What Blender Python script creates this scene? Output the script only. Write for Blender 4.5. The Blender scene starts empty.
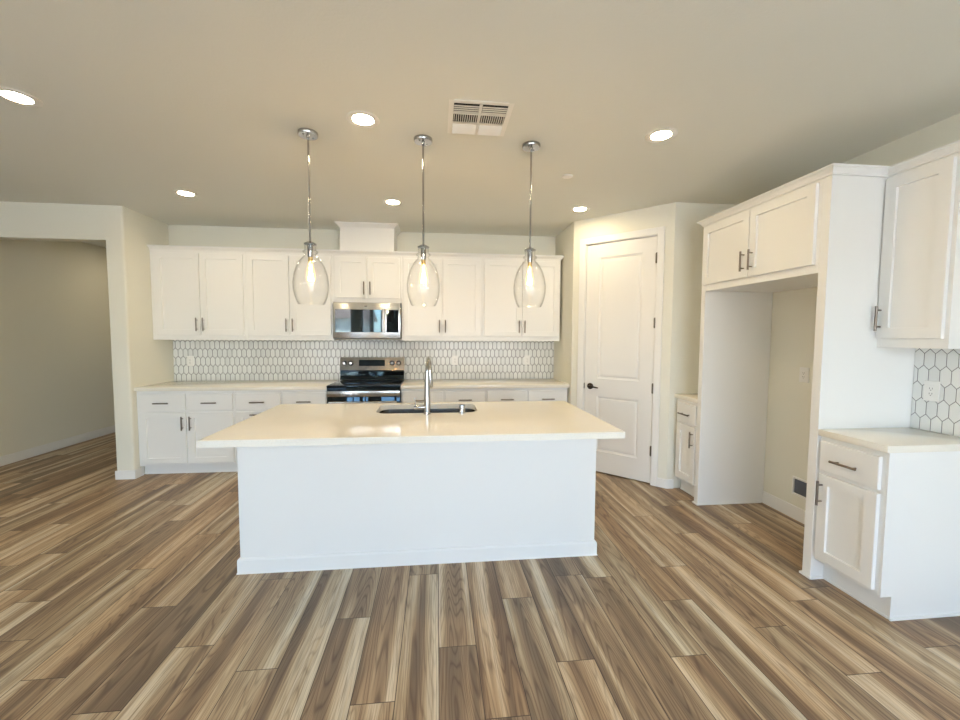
import bpy, bmesh, math, random
from mathutils import Vector, Matrix
random.seed(4)
PI = math.pi
S = bpy.context.scene
COL = S.collection

# ------------------------------------------------------------------ camera
def make_camera():
    cd = bpy.data.cameras.new('camera')
    cam = bpy.data.objects.new('camera', cd)
    COL.objects.link(cam)
    cd.sensor_fit = 'HORIZONTAL'
    cd.sensor_width = 36.0
    cd.lens = 407.323 / 960 * 36.0
    cd.clip_start = 0.05
    cd.clip_end = 300
    p, y, r = (math.radians(a) for a in (3.4559, 6.0344, 0.287))
    F = Vector((math.sin(y) * math.cos(p), math.cos(y) * math.cos(p), -math.sin(p)))
    R = Vector((math.cos(y), -math.sin(y), 0))
    U = R.cross(F)
    R2 = R * math.cos(r) + U * math.sin(r)
    U2 = -R * math.sin(r) + U * math.cos(r)
    M = Matrix((R2, U2, -F)).transposed().to_4x4()
    M.translation = Vector((0.7638, -5.0033, 1.4462))
    cam.matrix_world = M
    S.camera = cam
make_camera()

# ------------------------------------------------------------------ world, sun, exposure
SKY_STRENGTH = 2.75
EXPOSURE = 0.0
S.view_settings.view_transform = 'Standard'
S.view_settings.look = 'None'
S.view_settings.gamma = 1
S.view_settings.use_curve_mapping = False
S.view_settings.exposure = EXPOSURE
S.cycles.use_denoising = True
S.cycles.max_bounces = 14
S.cycles.diffuse_bounces = 8
S.cycles.glossy_bounces = 6
S.cycles.transparent_max_bounces = 24
S.cycles.sample_clamp_indirect = 6
S.cycles.caustics_reflective = False
S.cycles.caustics_refractive = False

def make_world():
    w = bpy.data.worlds.new('sky')
    S.world = w
    w.use_nodes = True
    nt = w.node_tree
    nt.nodes.clear()
    out = nt.nodes.new('ShaderNodeOutputWorld')
    bg = nt.nodes.new('ShaderNodeBackground')
    sky = nt.nodes.new('ShaderNodeTexSky')
    sky.sky_type = 'NISHITA'
    sky.sun_disc = False
    sky.sun_elevation = math.radians(48)
    sky.sun_rotation = math.radians(20)
    sky.altitude = 100
    sky.air_density = 1.0
    sky.dust_density = 0.7
    mix = nt.nodes.new('ShaderNodeMix')
    mix.data_type = 'RGBA'
    mix.inputs['Factor'].default_value = 0.30
    mul = nt.nodes.new('ShaderNodeVectorMath')
    mul.operation = 'SCALE'
    mul.inputs['Scale'].default_value = 0.62
    nt.links.new(sky.outputs[0], mul.inputs[0])
    tint = nt.nodes.new('ShaderNodeVectorMath')
    tint.operation = 'MULTIPLY'
    tint.inputs[1].default_value = (0.91, 1.0, 1.07)
    nt.links.new(mul.outputs[0], tint.inputs[0])
    nt.links.new(tint.outputs[0], mix.inputs['A'])
    mix.inputs['B'].default_value = (4.6, 5.2, 5.9, 1)      # even pale blue added to make the skylight whiter
    nt.links.new(mix.outputs['Result'], bg.inputs['Color'])
    bg.inputs['Strength'].default_value = SKY_STRENGTH
    nt.links.new(bg.outputs[0], out.inputs[0])
make_world()

def make_sun():
    ld = bpy.data.lights.new('sun', 'SUN')
    ld.energy = 80.0
    ld.angle = math.radians(0.6)
    ld.color = (1, 0.97, 0.93)
    o = bpy.data.objects.new('sun', ld)
    COL.objects.link(o)
    o.rotation_euler = Vector((-0.25, -0.5, -1.0)).to_track_quat('-Z', 'Y').to_euler()
make_sun()

# sky portals: the glazed openings behind the camera
def portal(cx, cz, sx, sz):
    ld = bpy.data.lights.new('sky_portal', 'AREA')
    ld.shape = 'RECTANGLE'
    ld.size = sx
    ld.size_y = sz
    ld.cycles.is_portal = True
    o = bpy.data.objects.new('sky_portal', ld)
    COL.objects.link(o)
    o.location = (cx, REAR_Y - 0.02, cz)
    o.rotation_euler = (PI / 2, 0, 0)
REAR_Y = -7.4
REAR_OPENINGS = [(-3.0, -1.56, 0.02, 2.42), (-1.35, -0.74, 0.02, 2.42), (0.45, 3.2, 0.02, 2.42)]  # last, widest opening is unseen, added to let in more daylight
for (a, b, c, d) in REAR_OPENINGS:
    portal((a + b) / 2, (c + d) / 2, b - a, d - c)
LAMP_WARM = (1.0, 0.82, 0.52, 1)
LENS_EMIT = 190.0
FILAMENT_EMIT = 750.0
BULB_GLOW = 0.45

# ------------------------------------------------------------------ mesh helpers
class MB:
    """collects solids, then links them as one mesh object"""
    def __init__(self, M=None):
        self.bm = bmesh.new()
        self.M = M
    def _fin(self, verts):
        pass
    def box(self, x0, x1, y0, y1, z0, z1, bev=0.0, seg=2):
        x0, x1 = min(x0, x1), max(x0, x1); y0, y1 = min(y0, y1), max(y0, y1); z0, z1 = min(z0, z1), max(z0, z1)
        r = bmesh.ops.create_cube(self.bm, size=1)
        vs = r['verts']
        for v in vs:
            v.co = Vector(((x0 + x1) / 2 + v.co.x * (x1 - x0), (y0 + y1) / 2 + v.co.y * (y1 - y0), (z0 + z1) / 2 + v.co.z * (z1 - z0)))
        if bev > 0:
            es = list({e for v in vs for e in v.link_edges})
            bmesh.ops.bevel(self.bm, geom=es, offset=bev, segments=seg, affect='EDGES', profile=0.5)
        return self
    def loop_strip(self, rings, closed=True, cap0=True, cap1=True):
        bm = self.bm
        rr = [[bm.verts.new(p) for p in ring] for ring in rings]
        n = len(rr[0])
        for a, b in zip(rr, rr[1:]):
            for i in range(n if closed else n - 1):
                j = (i + 1) % n
                try: bm.faces.new((a[i], a[j], b[j], b[i]))
                except ValueError: pass
        if cap0: bm.faces.new(list(reversed(rr[0])))
        if cap1: bm.faces.new(rr[-1])
        return self
    def lathe(self, prof, c=(0, 0, 0), n=28, cap=True):
        rings = []
        for r, z in prof:
            rings.append([Vector((c[0] + r * math.cos(2 * PI * i / n), c[1] + r * math.sin(2 * PI * i / n), c[2] + z)) for i in range(n)])
        return self.loop_strip(rings, True, cap, cap)
    def tube(self, pts, rad, n=12, cap=True):
        pts = [Vector(p) for p in pts]
        rads = rad if isinstance(rad, (list, tuple)) else [rad] * len(pts)
        rings = []
        up = None
        for i, p in enumerate(pts):
            a = pts[max(0, i - 1)]; b = pts[min(len(pts) - 1, i + 1)]
            t = (b - a).normalized()
            if up is None:
                up = Vector((0, 0, 1)) if abs(t.z) < 0.9 else Vector((1, 0, 0))
            u = (up - t * up.dot(t)).normalized()
            up = u
            w = t.cross(u)
            rings.append([p + (u * math.cos(2 * PI * k / n) + w * math.sin(2 * PI * k / n)) * rads[i] for k in range(n)])
        return self.loop_strip(rings, True, cap, cap)
    def prism(self, poly, axis, a, b):
        """polygon (2-tuples) extruded along axis from a to b"""
        def pt(p, t):
            if axis == 'x': return Vector((t, p[0], p[1]))
            if axis == 'y': return Vector((p[0], t, p[1]))
            return Vector((p[0], p[1], t))
        return self.loop_strip([[pt(p, a) for p in poly], [pt(p, b) for p in poly]])
    def panel(self, x0, x1, z0, z1, yf, t, insets, bev=0.0018):
        """flat slab with front at y=yf and stepped recesses: insets = [(x0,x1,z0,z1,[(inset,depth),...]),...]"""
        bm = self.bm
        def ring(a, b, c, d, y):
            return [bm.verts.new((a, y, c)), bm.verts.new((b, y, c)), bm.verts.new((b, y, d)), bm.verts.new((a, y, d))]
        def bridge(r0, r1):
            for i in range(4):
                j = (i + 1) % 4
                bm.faces.new((r0[i], r0[j], r1[j], r1[i]))
        back = ring(x0, x1, z0, z1, yf + t)
        bm.faces.new(list(reversed(back)))
        side = ring(x0, x1, z0, z1, yf + bev)
        bridge(back, side)
        front = ring(x0 + bev, x1 - bev, z0 + bev, z1 - bev, yf)
        bridge(side, front)
        if len(insets) == 1:
            a, b, c, d, steps = insets[0]
            prev = front
            cur = ring(a, b, c, d, yf)
            bridge(prev, cur)
            prev = cur
            for ins, dep in steps:
                cur = ring(a + ins, b - ins, c + ins, d - ins, yf + dep)
                bridge(prev, cur)
                prev = cur
            bm.faces.new(prev)
        elif len(insets) == 0:
            bm.faces.new(front)
        else:      # stacked insets sharing the same x range, listed from the bottom up
            a, b = insets[0][0], insets[0][1]
            fl = front
            rows = []
            for (_, _, c, d, steps) in insets:
                cur = ring(a, b, c, d, yf)
                rows.append(cur)
                prev = cur
                for ins, dep in steps:
                    nx = ring(a + ins, b - ins, c + ins, d - ins, yf + dep)
                    bridge(prev, nx)
                    prev = nx
                bm.faces.new(prev)
            bm.faces.new((fl[0], fl[1], rows[0][1], rows[0][0]))
            bm.faces.new((rows[-1][3], rows[-1][2], fl[2], fl[3]))
            for lo, hi in zip(rows, rows[1:]):
                bm.faces.new((lo[3], lo[2], hi[1], hi[0]))
            bm.faces.new([fl[3], fl[0]] + [v for r in rows for v in (r[0], r[3])])
            bm.faces.new([fl[1], fl[2]] + [v for r in reversed(rows) for v in (r[2], r[1])])
        return self
    def build(self, name, mat, parent=None, smooth=None):
        bm = self.bm
        if self.M is not None:
            bmesh.ops.transform(bm, matrix=self.M, verts=bm.verts)
        bmesh.ops.recalc_face_normals(bm, faces=bm.faces)
        me = bpy.data.meshes.new(name)
        bm.to_mesh(me)
        bm.free()
        if mat is not None:
            me.materials.append(mat)
        if smooth:
            for p in me.polygons: p.use_smooth = True
            try: me.set_sharp_from_angle(angle=math.radians(smooth))
            except Exception: pass
        o = bpy.data.objects.new(name, me)
        COL.objects.link(o)
        if parent is not None: o.parent = parent
        return o

def tag(o, label=None, cat=None, group=None, kind=None):
    if label: o['label'] = label
    if cat: o['category'] = cat
    if group: o['group'] = group
    if kind: o['kind'] = kind
    return o
def thing(name, label, cat, loc=(0, 0, 0), rz=0.0, group=None):
    o = bpy.data.objects.new(name, None)
    o.empty_display_size = 0.05
    COL.objects.link(o)
    o.location = loc
    o.rotation_euler = (0, 0, rz)
    return tag(o, label, cat, group)
def copy_tree(o, parent=None):
    c = o.copy()
    COL.objects.link(c)
    if parent is not None: c.parent = parent
    for ch in list(o.children):
        copy_tree(ch, c)
    return c
def struct(name, mb, mat, label=None, cat=None, parent=None, smooth=None):
    o = mb.build(name, mat, parent, smooth)
    o['kind'] = 'structure'
    if label: o['label'] = label
    if cat: o['category'] = cat
    return o

# ------------------------------------------------------------------ materials
class NT:
    def __init__(self, name):
        self.m = bpy.data.materials.new(name)
        self.m.use_nodes = True
        self.nt = self.m.node_tree
        self.b = self.nt.nodes['Principled BSDF']
    def n(self, t, **kw):
        nd = self.nt.nodes.new(t)
        for k, v in kw.items(): setattr(nd, k, v)
        return nd
    def l(self, a, b): self.nt.links.new(a, b)
    def math(self, op, a, b=None, c=None, clamp=False):
        nd = self.n('ShaderNodeMath', operation=op)
        nd.use_clamp = clamp
        for i, v in enumerate((a, b, c)):
            if v is None: continue
            if isinstance(v, (int, float)): nd.inputs[i].default_value = v
            else: self.l(v, nd.inputs[i])
        return nd.outputs[0]
    def mix(self, f, a, b, blend='MIX'):
        nd = self.n('ShaderNodeMix', data_type='RGBA', blend_type=blend)
        for s, v in (('Factor', f), ('A', a), ('B', b)):
            sock = nd.inputs[s] if s == 'Factor' else [i for i in nd.inputs if i.name == s and i.type == 'RGBA'][0]
            if isinstance(v, (int, float)): sock.default_value = v
            elif isinstance(v, tuple): sock.default_value = v
            else: self.l(v, sock)
        return [o for o in nd.outputs if o.type == 'RGBA'][0]
    def bump(self, h, dist, strength=1.0):
        bp = self.n('ShaderNodeBump')
        bp.inputs['Distance'].default_value = dist
        bp.inputs['Strength'].default_value = strength
        self.l(h, bp.inputs['Height'])
        self.l(bp.outputs[0], self.b.inputs['Normal'])

def mat(name, col, rough=0.5, metal=0.0, spec=0.5, emit=None, estr=0.0, coat=0.0, noise=None):
    t = NT(name)
    b = t.b
    b.inputs['Base Color'].default_value = (*col, 1)
    b.inputs['Roughness'].default_value = rough
    b.inputs['Metallic'].default_value = metal
    b.inputs['Specular IOR Level'].default_value = spec
    b.inputs['Coat Weight'].default_value = coat
    if emit:
        b.inputs['Emission Color'].default_value = emit
        b.inputs['Emission Strength'].default_value = estr
    if noise:      # (scale, bump distance)
        tc = t.n('ShaderNodeTexCoord')
        nz = t.n('ShaderNodeTexNoise')
        nz.inputs['Scale'].default_value = noise[0]
        nz.inputs['Detail'].default_value = 3
        t.l(tc.outputs['Object'], nz.inputs['Vector'])
        t.bump(nz.outputs['Fac'], noise[1], 0.6)
    return t.m

M = {}
M['wall'] = mat('wall_paint', (0.755, 0.74, 0.65), 0.75, spec=0.25, noise=(90, 0.0012))
M['ceil'] = mat('ceiling_paint', (0.715, 0.72, 0.67), 0.85, spec=0.2, noise=(70, 0.0015))
M['trim'] = mat('trim_paint', (0.81, 0.805, 0.785), 0.38, spec=0.45)
M['cab'] = mat('cabinet_paint', (0.81, 0.805, 0.785), 0.36, spec=0.45, noise=(220, 0.0002))
M['door'] = mat('door_paint', (0.79, 0.78, 0.755), 0.4, spec=0.45)
M['nickel'] = mat('brushed_nickel', (0.20, 0.17, 0.145), 0.34, 1.0, noise=(300, 0.0001))
M['chrome'] = mat('chrome', (0.42, 0.42, 0.42), 0.13, 1.0)
M['bronze'] = mat('dark_bronze', (0.05, 0.038, 0.03), 0.35, 0.8)
M['hinge'] = mat('hinge_metal', (0.16, 0.14, 0.12), 0.35, 0.9)
M['black_glass'] = mat('black_glass', (0.006, 0.007, 0.009), 0.03, 0.0, 0.5)
M['black_glass'].node_tree.nodes['Principled BSDF'].inputs['Specular Tint'].default_value = (0.5, 0.78, 1.0, 1)
M['mw_glass'] = M['black_glass'].copy()
M['mw_glass'].name = 'microwave_glass'
M['mw_glass'].node_tree.nodes['Principled BSDF'].inputs['Specular IOR Level'].default_value = 1.0
M['mw_glass'].node_tree.nodes['Principled BSDF'].inputs['Specular Tint'].default_value = (0.62, 0.85, 1.0, 1)
M['black'] = mat('black_plastic', (0.012, 0.012, 0.013), 0.35)
M['plate'] = mat('white_plastic', (0.80, 0.79, 0.76), 0.35)
M['slot'] = mat('dark_slot', (0.05, 0.045, 0.04), 0.6)
M['duct'] = mat('duct_dark', (0.035, 0.033, 0.03), 0.8)
M['greybox'] = mat('grey_box_inside', (0.10, 0.11, 0.14), 0.6)
M['vent'] = mat('vent_enamel', (0.80, 0.79, 0.75), 0.4)
M['lens'] = mat('lamp_lens', (0.9, 0.9, 0.9), 0.5, emit=LAMP_WARM, estr=LENS_EMIT)
M['filament'] = mat('bulb_filament', (1, 0.8, 0.5), 0.5, emit=(1.0, 0.66, 0.32, 1), estr=FILAMENT_EMIT)
M['brass'] = mat('brass', (0.75, 0.55, 0.25), 0.25, 1.0)
M['burner'] = mat('burner_mark', (0.06, 0.06, 0.065), 0.15, 0.0, 0.8)
M['logo'] = mat('logo_grey', (0.12, 0.12, 0.12), 0.4)
M['stucco'] = mat('stucco', (0.62, 0.56, 0.48), 0.9, noise=(30, 0.01))
M['stucco2'] = mat('stucco_white', (0.75, 0.73, 0.70), 0.9, noise=(30, 0.01))
M['roof'] = mat('roof_tiles', (0.22, 0.14, 0.11), 0.85, noise=(12, 0.03))
M['yard'] = mat('pale_concrete', (0.50, 0.49, 0.47), 0.95, noise=(3, 0.04))
M['window_dark'] = mat('window_dark', (0.03, 0.04, 0.05), 0.1)
M['frame'] = mat('window_vinyl', (0.80, 0.80, 0.79), 0.4)

def steel(name, col):
    t = NT(name)
    tc = t.n('ShaderNodeTexCoord'); mp = t.n('ShaderNodeMapping')
    mp.inputs['Scale'].default_value = (3, 3, 260)
    nz = t.n('ShaderNodeTexNoise'); nz.inputs['Scale'].default_value = 4; nz.inputs['Detail'].default_value = 2
    t.l(tc.outputs['Object'], mp.inputs[0]); t.l(mp.outputs[0], nz.inputs['Vector'])
    t.b.inputs['Base Color'].default_value = col
    t.b.inputs['Metallic'].default_value = 1
    t.l(t.math('MULTIPLY_ADD', nz.outputs['Fac'], 0.12, 0.16), t.b.inputs['Roughness'])
    return t.m
M['steel'] = steel('brushed_steel', (0.47, 0.46, 0.445, 1))
M['steel_light'] = steel('light_brushed_steel', (0.66, 0.655, 0.64, 1))
M['steel_dark'] = steel('dark_brushed_steel', (0.25, 0.245, 0.235, 1))

def quartz():
    t = NT('quartz')
    tc = t.n('ShaderNodeTexCoord')
    nz = t.n('ShaderNodeTexNoise'); nz.inputs['Scale'].default_value = 240; nz.inputs['Detail'].default_value = 2
    t.l(tc.outputs['Object'], nz.inputs['Vector'])
    n2 = t.n('ShaderNodeTexNoise'); n2.inputs['Scale'].default_value = 5; n2.inputs['Detail'].default_value = 4
    t.l(tc.outputs['Object'], n2.inputs['Vector'])
    f = t.math('MULTIPLY', t.math('SUBTRACT', nz.outputs['Fac'], 0.55, clamp=True), 3.0, clamp=True)
    c = t.mix(n2.outputs['Fac'], (0.80, 0.755, 0.66, 1), (0.84, 0.80, 0.715, 1))
    c = t.mix(f, c, (0.70, 0.64, 0.53, 1))
    t.l(c, t.b.inputs['Base Color'])
    t.b.inputs['Roughness'].default_value = 0.09
    t.b.inputs['Specular IOR Level'].default_value = 0.55
    return t.m
M['quartz'] = quartz()

def thin_glass(name, tint=(1, 1, 1, 1), refl=1.0, ior=1.45, edge=None):
    t = NT(name)
    nt = t.nt
    nt.nodes.remove(t.b)
    out = [n for n in nt.nodes if n.type == 'OUTPUT_MATERIAL'][0]
    tr = t.n('ShaderNodeBsdfTransparent'); tr.inputs[0].default_value = tint
    gl = t.n('ShaderNodeBsdfGlossy'); gl.inputs['Roughness'].default_value = 0.02
    gl.inputs['Color'].default_value = (1, 1, 1, 1)
    lw = t.n('ShaderNodeLayerWeight'); lw.inputs['Blend'].default_value = 0.5
    f0 = ((ior - 1) / (ior + 1)) ** 2
    fr = t.math('MULTIPLY_ADD', t.math('POWER', lw.outputs['Facing'], 5.0), 1 - f0, f0)     # Schlick
    mx = t.n('ShaderNodeMixShader')
    t.l(t.math('MULTIPLY', fr, refl, clamp=True), mx.inputs[0])
    if edge is not None:      # the longer path through the wall near the outline
        t.l(t.mix(t.math('POWER', lw.outputs['Facing'], 4.0), tint, edge), tr.inputs[0])
    t.l(tr.outputs[0], mx.inputs[1]); t.l(gl.outputs[0], mx.inputs[2])
    t.l(mx.outputs[0], out.inputs['Surface'])
    return t.m
M['pane'] = thin_glass('window_pane', (0.97, 0.98, 0.98, 1), 1.0)
M['glass'] = thin_glass('clear_shade_glass', (0.996, 0.996, 0.994, 1), 0.6, 1.5, (0.62, 0.62, 0.60, 1))

def bulb_glass():
    t = NT('bulb_glass')
    nt = t.nt
    nt.nodes.remove(t.b)
    out = [n for n in nt.nodes if n.type == 'OUTPUT_MATERIAL'][0]
    tr = t.n('ShaderNodeBsdfTransparent'); tr.inputs[0].default_value = (1, 0.93, 0.8, 1)
    em = t.n('ShaderNodeEmission'); em.inputs['Color'].default_value = (1.0, 0.74, 0.42, 1); em.inputs['Strength'].default_value = BULB_GLOW
    ad = t.n('ShaderNodeAddShader')
    t.l(tr.outputs[0], ad.inputs[0]); t.l(em.outputs[0], ad.inputs[1])
    t.l(ad.outputs[0], out.inputs['Surface'])
    return t.m
M['bulb'] = bulb_glass()

def picket(name, ax, phase, zmid, gw, gcol):
    """elongated-hexagon ('picket') wall tile; ax = 'X' or 'Y' is the horizontal axis"""
    W, R, h = 0.053, 0.0948, 0.027
    s = R - h
    t = NT(name)
    tc = t.n('ShaderNodeTexCoord'); sp = t.n('ShaderNodeSeparateXYZ')
    t.l(tc.outputs['Object'], sp.inputs[0])
    u, z = sp.outputs[ax], sp.outputs['Z']
    k = 2 * h / W
    cosn = 1 / math.sqrt(1 + k * k)
    es, ids = [], []
    for (du, dz, sd) in ((0, 0, 0.0), (W / 2, R, 7.3)):
        pu = t.math('SUBTRACT', u, phase + du); pz = t.math('SUBTRACT', z, zmid + dz)
        iu = t.math('ROUND', t.math('DIVIDE', pu, W)); iz = t.math('ROUND', t.math('DIVIDE', pz, 2 * R))
        ax_ = t.math('ABSOLUTE', t.math('SUBTRACT', pu, t.math('MULTIPLY', iu, W)))
        az_ = t.math('ABSOLUTE', t.math('SUBTRACT', pz, t.math('MULTIPLY', iz, 2 * R)))
        e1 = t.math('SUBTRACT', W / 2, ax_)
        e2 = t.math('MULTIPLY', t.math('SUBTRACT', s / 2 + h, t.math('MULTIPLY_ADD', ax_, k, az_)), cosn)
        es.append(t.math('MINIMUM', e1, e2))
        ids.append(t.math('ADD', t.math('MULTIPLY', iu, 1.37), t.math('MULTIPLY_ADD', iz, 3.11, sd)))
    e = t.math('MAXIMUM', es[0], es[1])
    isa = t.math('GREATER_THAN', es[0], es[1])
    idv = t.math('ADD', t.math('MULTIPLY', ids[0], isa), t.math('MULTIPLY', ids[1], t.math('SUBTRACT', 1, isa)))
    wn = t.n('ShaderNodeTexWhiteNoise', noise_dimensions='1D'); t.l(idv, wn.inputs['W'])
    tile = t.math('DIVIDE', t.math('SUBTRACT', e, gw), 0.0008, clamp=True)
    tcol = t.mix(wn.outputs['Value'], (0.70, 0.71, 0.695, 1), (0.79, 0.795, 0.775, 1))
    c = t.mix(tile, gcol, tcol)
    t.l(c, t.b.inputs['Base Color'])
    t.l(t.math('MULTIPLY_ADD', tile, -0.6, 0.78), t.b.inputs['Roughness'])
    hgt = t.math('DIVIDE', t.math('SUBTRACT', e, 0.0010), 0.0045, clamp=True)
    t.bump(hgt, 0.0016, 0.7)
    return t.m
M['tile_back'] = picket('picket_tile_back', 'X', -2.21 + 0.0265, 1.3205, 0.0022, (0.09, 0.09, 0.088, 1))
M['tile_right'] = picket('picket_tile_right', 'Y', -2.915 + 0.0265, 1.3205, 0.0012, (0.15, 0.15, 0.147, 1))

def floor_mat():
    t = NT('hickory_plank')
    uv = t.n('ShaderNodeUVMap'); uv.uv_map = 'plank'          # u,v in metres inside one plank
    at = t.n('ShaderNodeAttribute'); at.attribute_name = 'plank_id'
    sp = t.n('ShaderNodeSeparateXYZ'); t.l(uv.outputs[0], sp.inputs[0])
    ar = t.n('ShaderNodeSeparateColor'); t.l(at.outputs['Color'], ar.inputs[0])
    r1, r2, r3 = ar.outputs[0], ar.outputs[1], ar.outputs[2]
    def vec(sx, sy, ox, oy):
        c = t.n('ShaderNodeCombineXYZ')
        t.l(t.math('ADD', t.math('MULTIPLY', sp.outputs[0], sx), t.math('MULTIPLY', r1, ox)), c.inputs[0])
        t.l(t.math('ADD', t.math('MULTIPLY', sp.outputs[1], sy), t.math('MULTIPLY', r2, oy)), c.inputs[1])
        t.l(t.math('MULTIPLY', r3, 40.0), c.inputs[2])
        return c.outputs[0]
    def noise(v, det, dist=0.0, rough=0.55):
        n = t.n('ShaderNodeTexNoise'); n.inputs['Scale'].default_value = 1; n.inputs['Detail'].default_value = det
        n.inputs['Distortion'].default_value = dist; n.inputs['Roughness'].default_value = rough
        t.l(v, n.inputs['Vector']); return n.outputs['Fac']
    broad = noise(vec(10.5, 0.36, 31, 17), 1.5, 0.35)           # sapwood / heartwood bands
    rings = noise(vec(10.5, 0.75, 53, 29), 0.6, 0.25)          # cathedral contours
    fine = noise(vec(210, 4.5, 71, 11), 3)
    mid = noise(vec(38, 1.1, 23, 41), 3, 0.5)
    cath = t.math('SINE', t.math('MULTIPLY_ADD', rings, 120.0, t.math('MULTIPLY', mid, 3.0)))
    cath = t.math('POWER', t.math('MULTIPLY_ADD', cath, 0.5, 0.5), 5.0)
    tone = t.math('ADD', t.math('MULTIPLY_ADD', t.math('SUBTRACT', broad, 0.5), 2.6, 0.55), t.math('MULTIPLY', t.math('SUBTRACT', r1, 0.5), 0.10))
    tone = t.math('ADD', tone, t.math('MULTIPLY', t.math('SUBTRACT', mid, 0.5), 0.55))
    cr = t.n('ShaderNodeValToRGB')
    els = cr.color_ramp.elements
    els[0].position = 0.0; els[0].color = (0.165, 0.115, 0.078, 1)
    els[1].position = 1.0; els[1].color = (0.69, 0.60, 0.455, 1)
    for p, c in ((0.25, (0.235, 0.165, 0.107, 1)), (0.5, (0.37, 0.262, 0.162, 1)), (0.75, (0.53, 0.41, 0.267, 1))):
        e = els.new(p); e.color = c
    tone = t.math('MAXIMUM', t.math('MINIMUM', tone, 1.0), 0.0)
    t.l(tone, cr.inputs[0])
    col = cr.outputs[0]
    heart = t.math('SUBTRACT', 1.15, tone, clamp=True)
    col = t.mix(t.math('MULTIPLY', cath, t.math('MULTIPLY', heart, 0.9)), col, (0.12, 0.075, 0.05, 1))
    col = t.mix(t.math('MULTIPLY', t.math('SUBTRACT', 0.54, fine, clamp=True), 2.6, clamp=True), col, (0.15, 0.098, 0.062, 1))
    warm = t.mix(r2, (0.96, 1.0, 1.03, 1), (1.06, 0.99, 0.93, 1))
    col = t.mix(1.0, col, warm, 'MULTIPLY')
    # micro-bevelled joints
    gx = t.math('MINIMUM', sp.outputs[0], t.math('SUBTRACT', PW, sp.outputs[0]))
    gy = t.math('MINIMUM', sp.outputs[1], t.math('SUBTRACT', PL, sp.outputs[1]))
    g = t.math('MINIMUM', gx, gy)
    j = t.math('DIVIDE', t.math('SUBTRACT', g, 0.0009), 0.0014, clamp=True)
    col = t.mix(t.math('SUBTRACT', 1, j), col, (0.05, 0.032, 0.022, 1))
    t.l(col, t.b.inputs['Base Color'])
    t.l(t.math('MULTIPLY_ADD', fine, 0.12, 0.34), t.b.inputs['Roughness'])
    t.b.inputs['Specular IOR Level'].default_value = 0.32
    hh = t.math('ADD', t.math('MULTIPLY', j, 0.8), t.math('MULTIPLY', fine, 0.25))
    t.bump(hh, 0.0008, 0.6)
    return t.m
PW, PL, PX0 = 0.1735, 1.2545, 0.2495
M['floor'] = floor_mat()

# ------------------------------------------------------------------ setting
H = 2.67
WR = 3.6
XL, XR = -2.239, 2.227
p0 = Vector((2.227, -0.686, 0)); p1 = Vector((2.936, -1.408, 0))

def make_floor():
    X0, X1, Y0, Y1 = -4.75, 3.75, REAR_Y - 0.1, 7.05
    known = {0: -2.948, 1: -3.451, 2: -2.60, 3: -3.19, 4: -3.562, 5: -2.872, 6: -3.325, 7: -2.692, 9: -3.349, 10: -2.976, 11: -2.662,
             12: -3.216, 13: -3.517, 15: -2.947, -2: -3.238, -3: -2.564, -4: -3.07, -5: -3.386, -6: -2.76, -7: -3.199, -8: -2.376, -9: -2.95, -11: -2.53, -13: -1.005}
    bm = bmesh.new()
    uvl = bm.loops.layers.uv.new('plank')
    cl = bm.loops.layers.float_color.new('plank_id')
    k0 = math.floor((X0 - PX0) / PW); k1 = math.ceil((X1 - PX0) / PW)
    rnd = random.Random(11)
    for k in range(k0, k1):
        xa, xb = PX0 + k * PW, PX0 + (k + 1) * PW
        if k in known: yk = known[k]
        else: yk = rnd.uniform(-PL, 0)
        n0 = math.floor((Y0 - yk) / PL)
        y = yk + n0 * PL
        while y < Y1:
            rc = (rnd.random(), rnd.random(), rnd.random(), 1)
            ya, yb = max(y, Y0), min(y + PL, Y1)
            xa2, xb2 = max(xa, X0), min(xb, X1)
            vs = [bm.verts.new(c) for c in ((xa2, ya, 0), (xb2, ya, 0), (xb2, yb, 0), (xa2, yb, 0))]
            f = bm.faces.new(vs)
            for lp in f.loops:
                lp[uvl].uv = (lp.vert.co.x - xa, lp.vert.co.y - y)
                lp[cl] = rc
            y += PL
    # slab underneath
    z = -0.08
    c = [(X0, Y0, z), (X1, Y0, z), (X1, Y1, z), (X0, Y1, z)]
    b = [bm.verts.new(p) for p in c]
    bm.faces.new(list(reversed(b)))
    tv = [bm.verts.new((p[0], p[1], -0.001)) for p in c]
    for i in range(4):
        j = (i + 1) % 4
        bm.faces.new((b[i], b[j], tv[j], tv[i]))
    me = bpy.data.meshes.new('floor'); bm.to_mesh(me); bm.free()
    me.materials.append(M['floor'])
    o = bpy.data.objects.new('floor', me); COL.objects.link(o)
    o['kind'] = 'structure'
make_floor()

struct('ceiling', MB().box(-4.75, 3.75, REAR_Y - 0.1, 7.05, H, H + 0.12), M['ceil'])
struct('wall_back', MB().box(-2.39, 3.75, 0, 0.12, 0, H), M['wall'])
m = MB()
rc = 0.018
m.prism([(-2.395, 7.0), (-2.395, -0.677)] + [(XL - rc + rc * math.sin(a), -0.677 + rc - rc * math.cos(a)) for a in [PI / 2 * i / 5 for i in range(6)]] + [(XL, 7.0)], 'z', 0, H)
struct('wall_left', m, M['wall'], smooth=40)
m = MB()
m.box(-4.65, -2.395, -0.677, -0.56, 2.343, H)
m.box(-4.65, -3.75, -0.677, -0.56, 0, 2.343)
struct('wall_left_header', m, M['wall'])
struct('wall_hall', MB().box(-4.06, -3.96, -0.56, 7.0, 0, H), M['wall'])
struct('wall_hall_end', MB().box(-4.06, -2.24, 7.0, 7.05, 0, H), M['wall'])
struct('wall_left_side', MB().box(-4.75, -4.65, REAR_Y, -0.56, 0, H), M['wall'])
struct('wall_right_return', MB().box(XR, XR + 0.11, -0.686, 0, 0, H), M['wall'])
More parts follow.
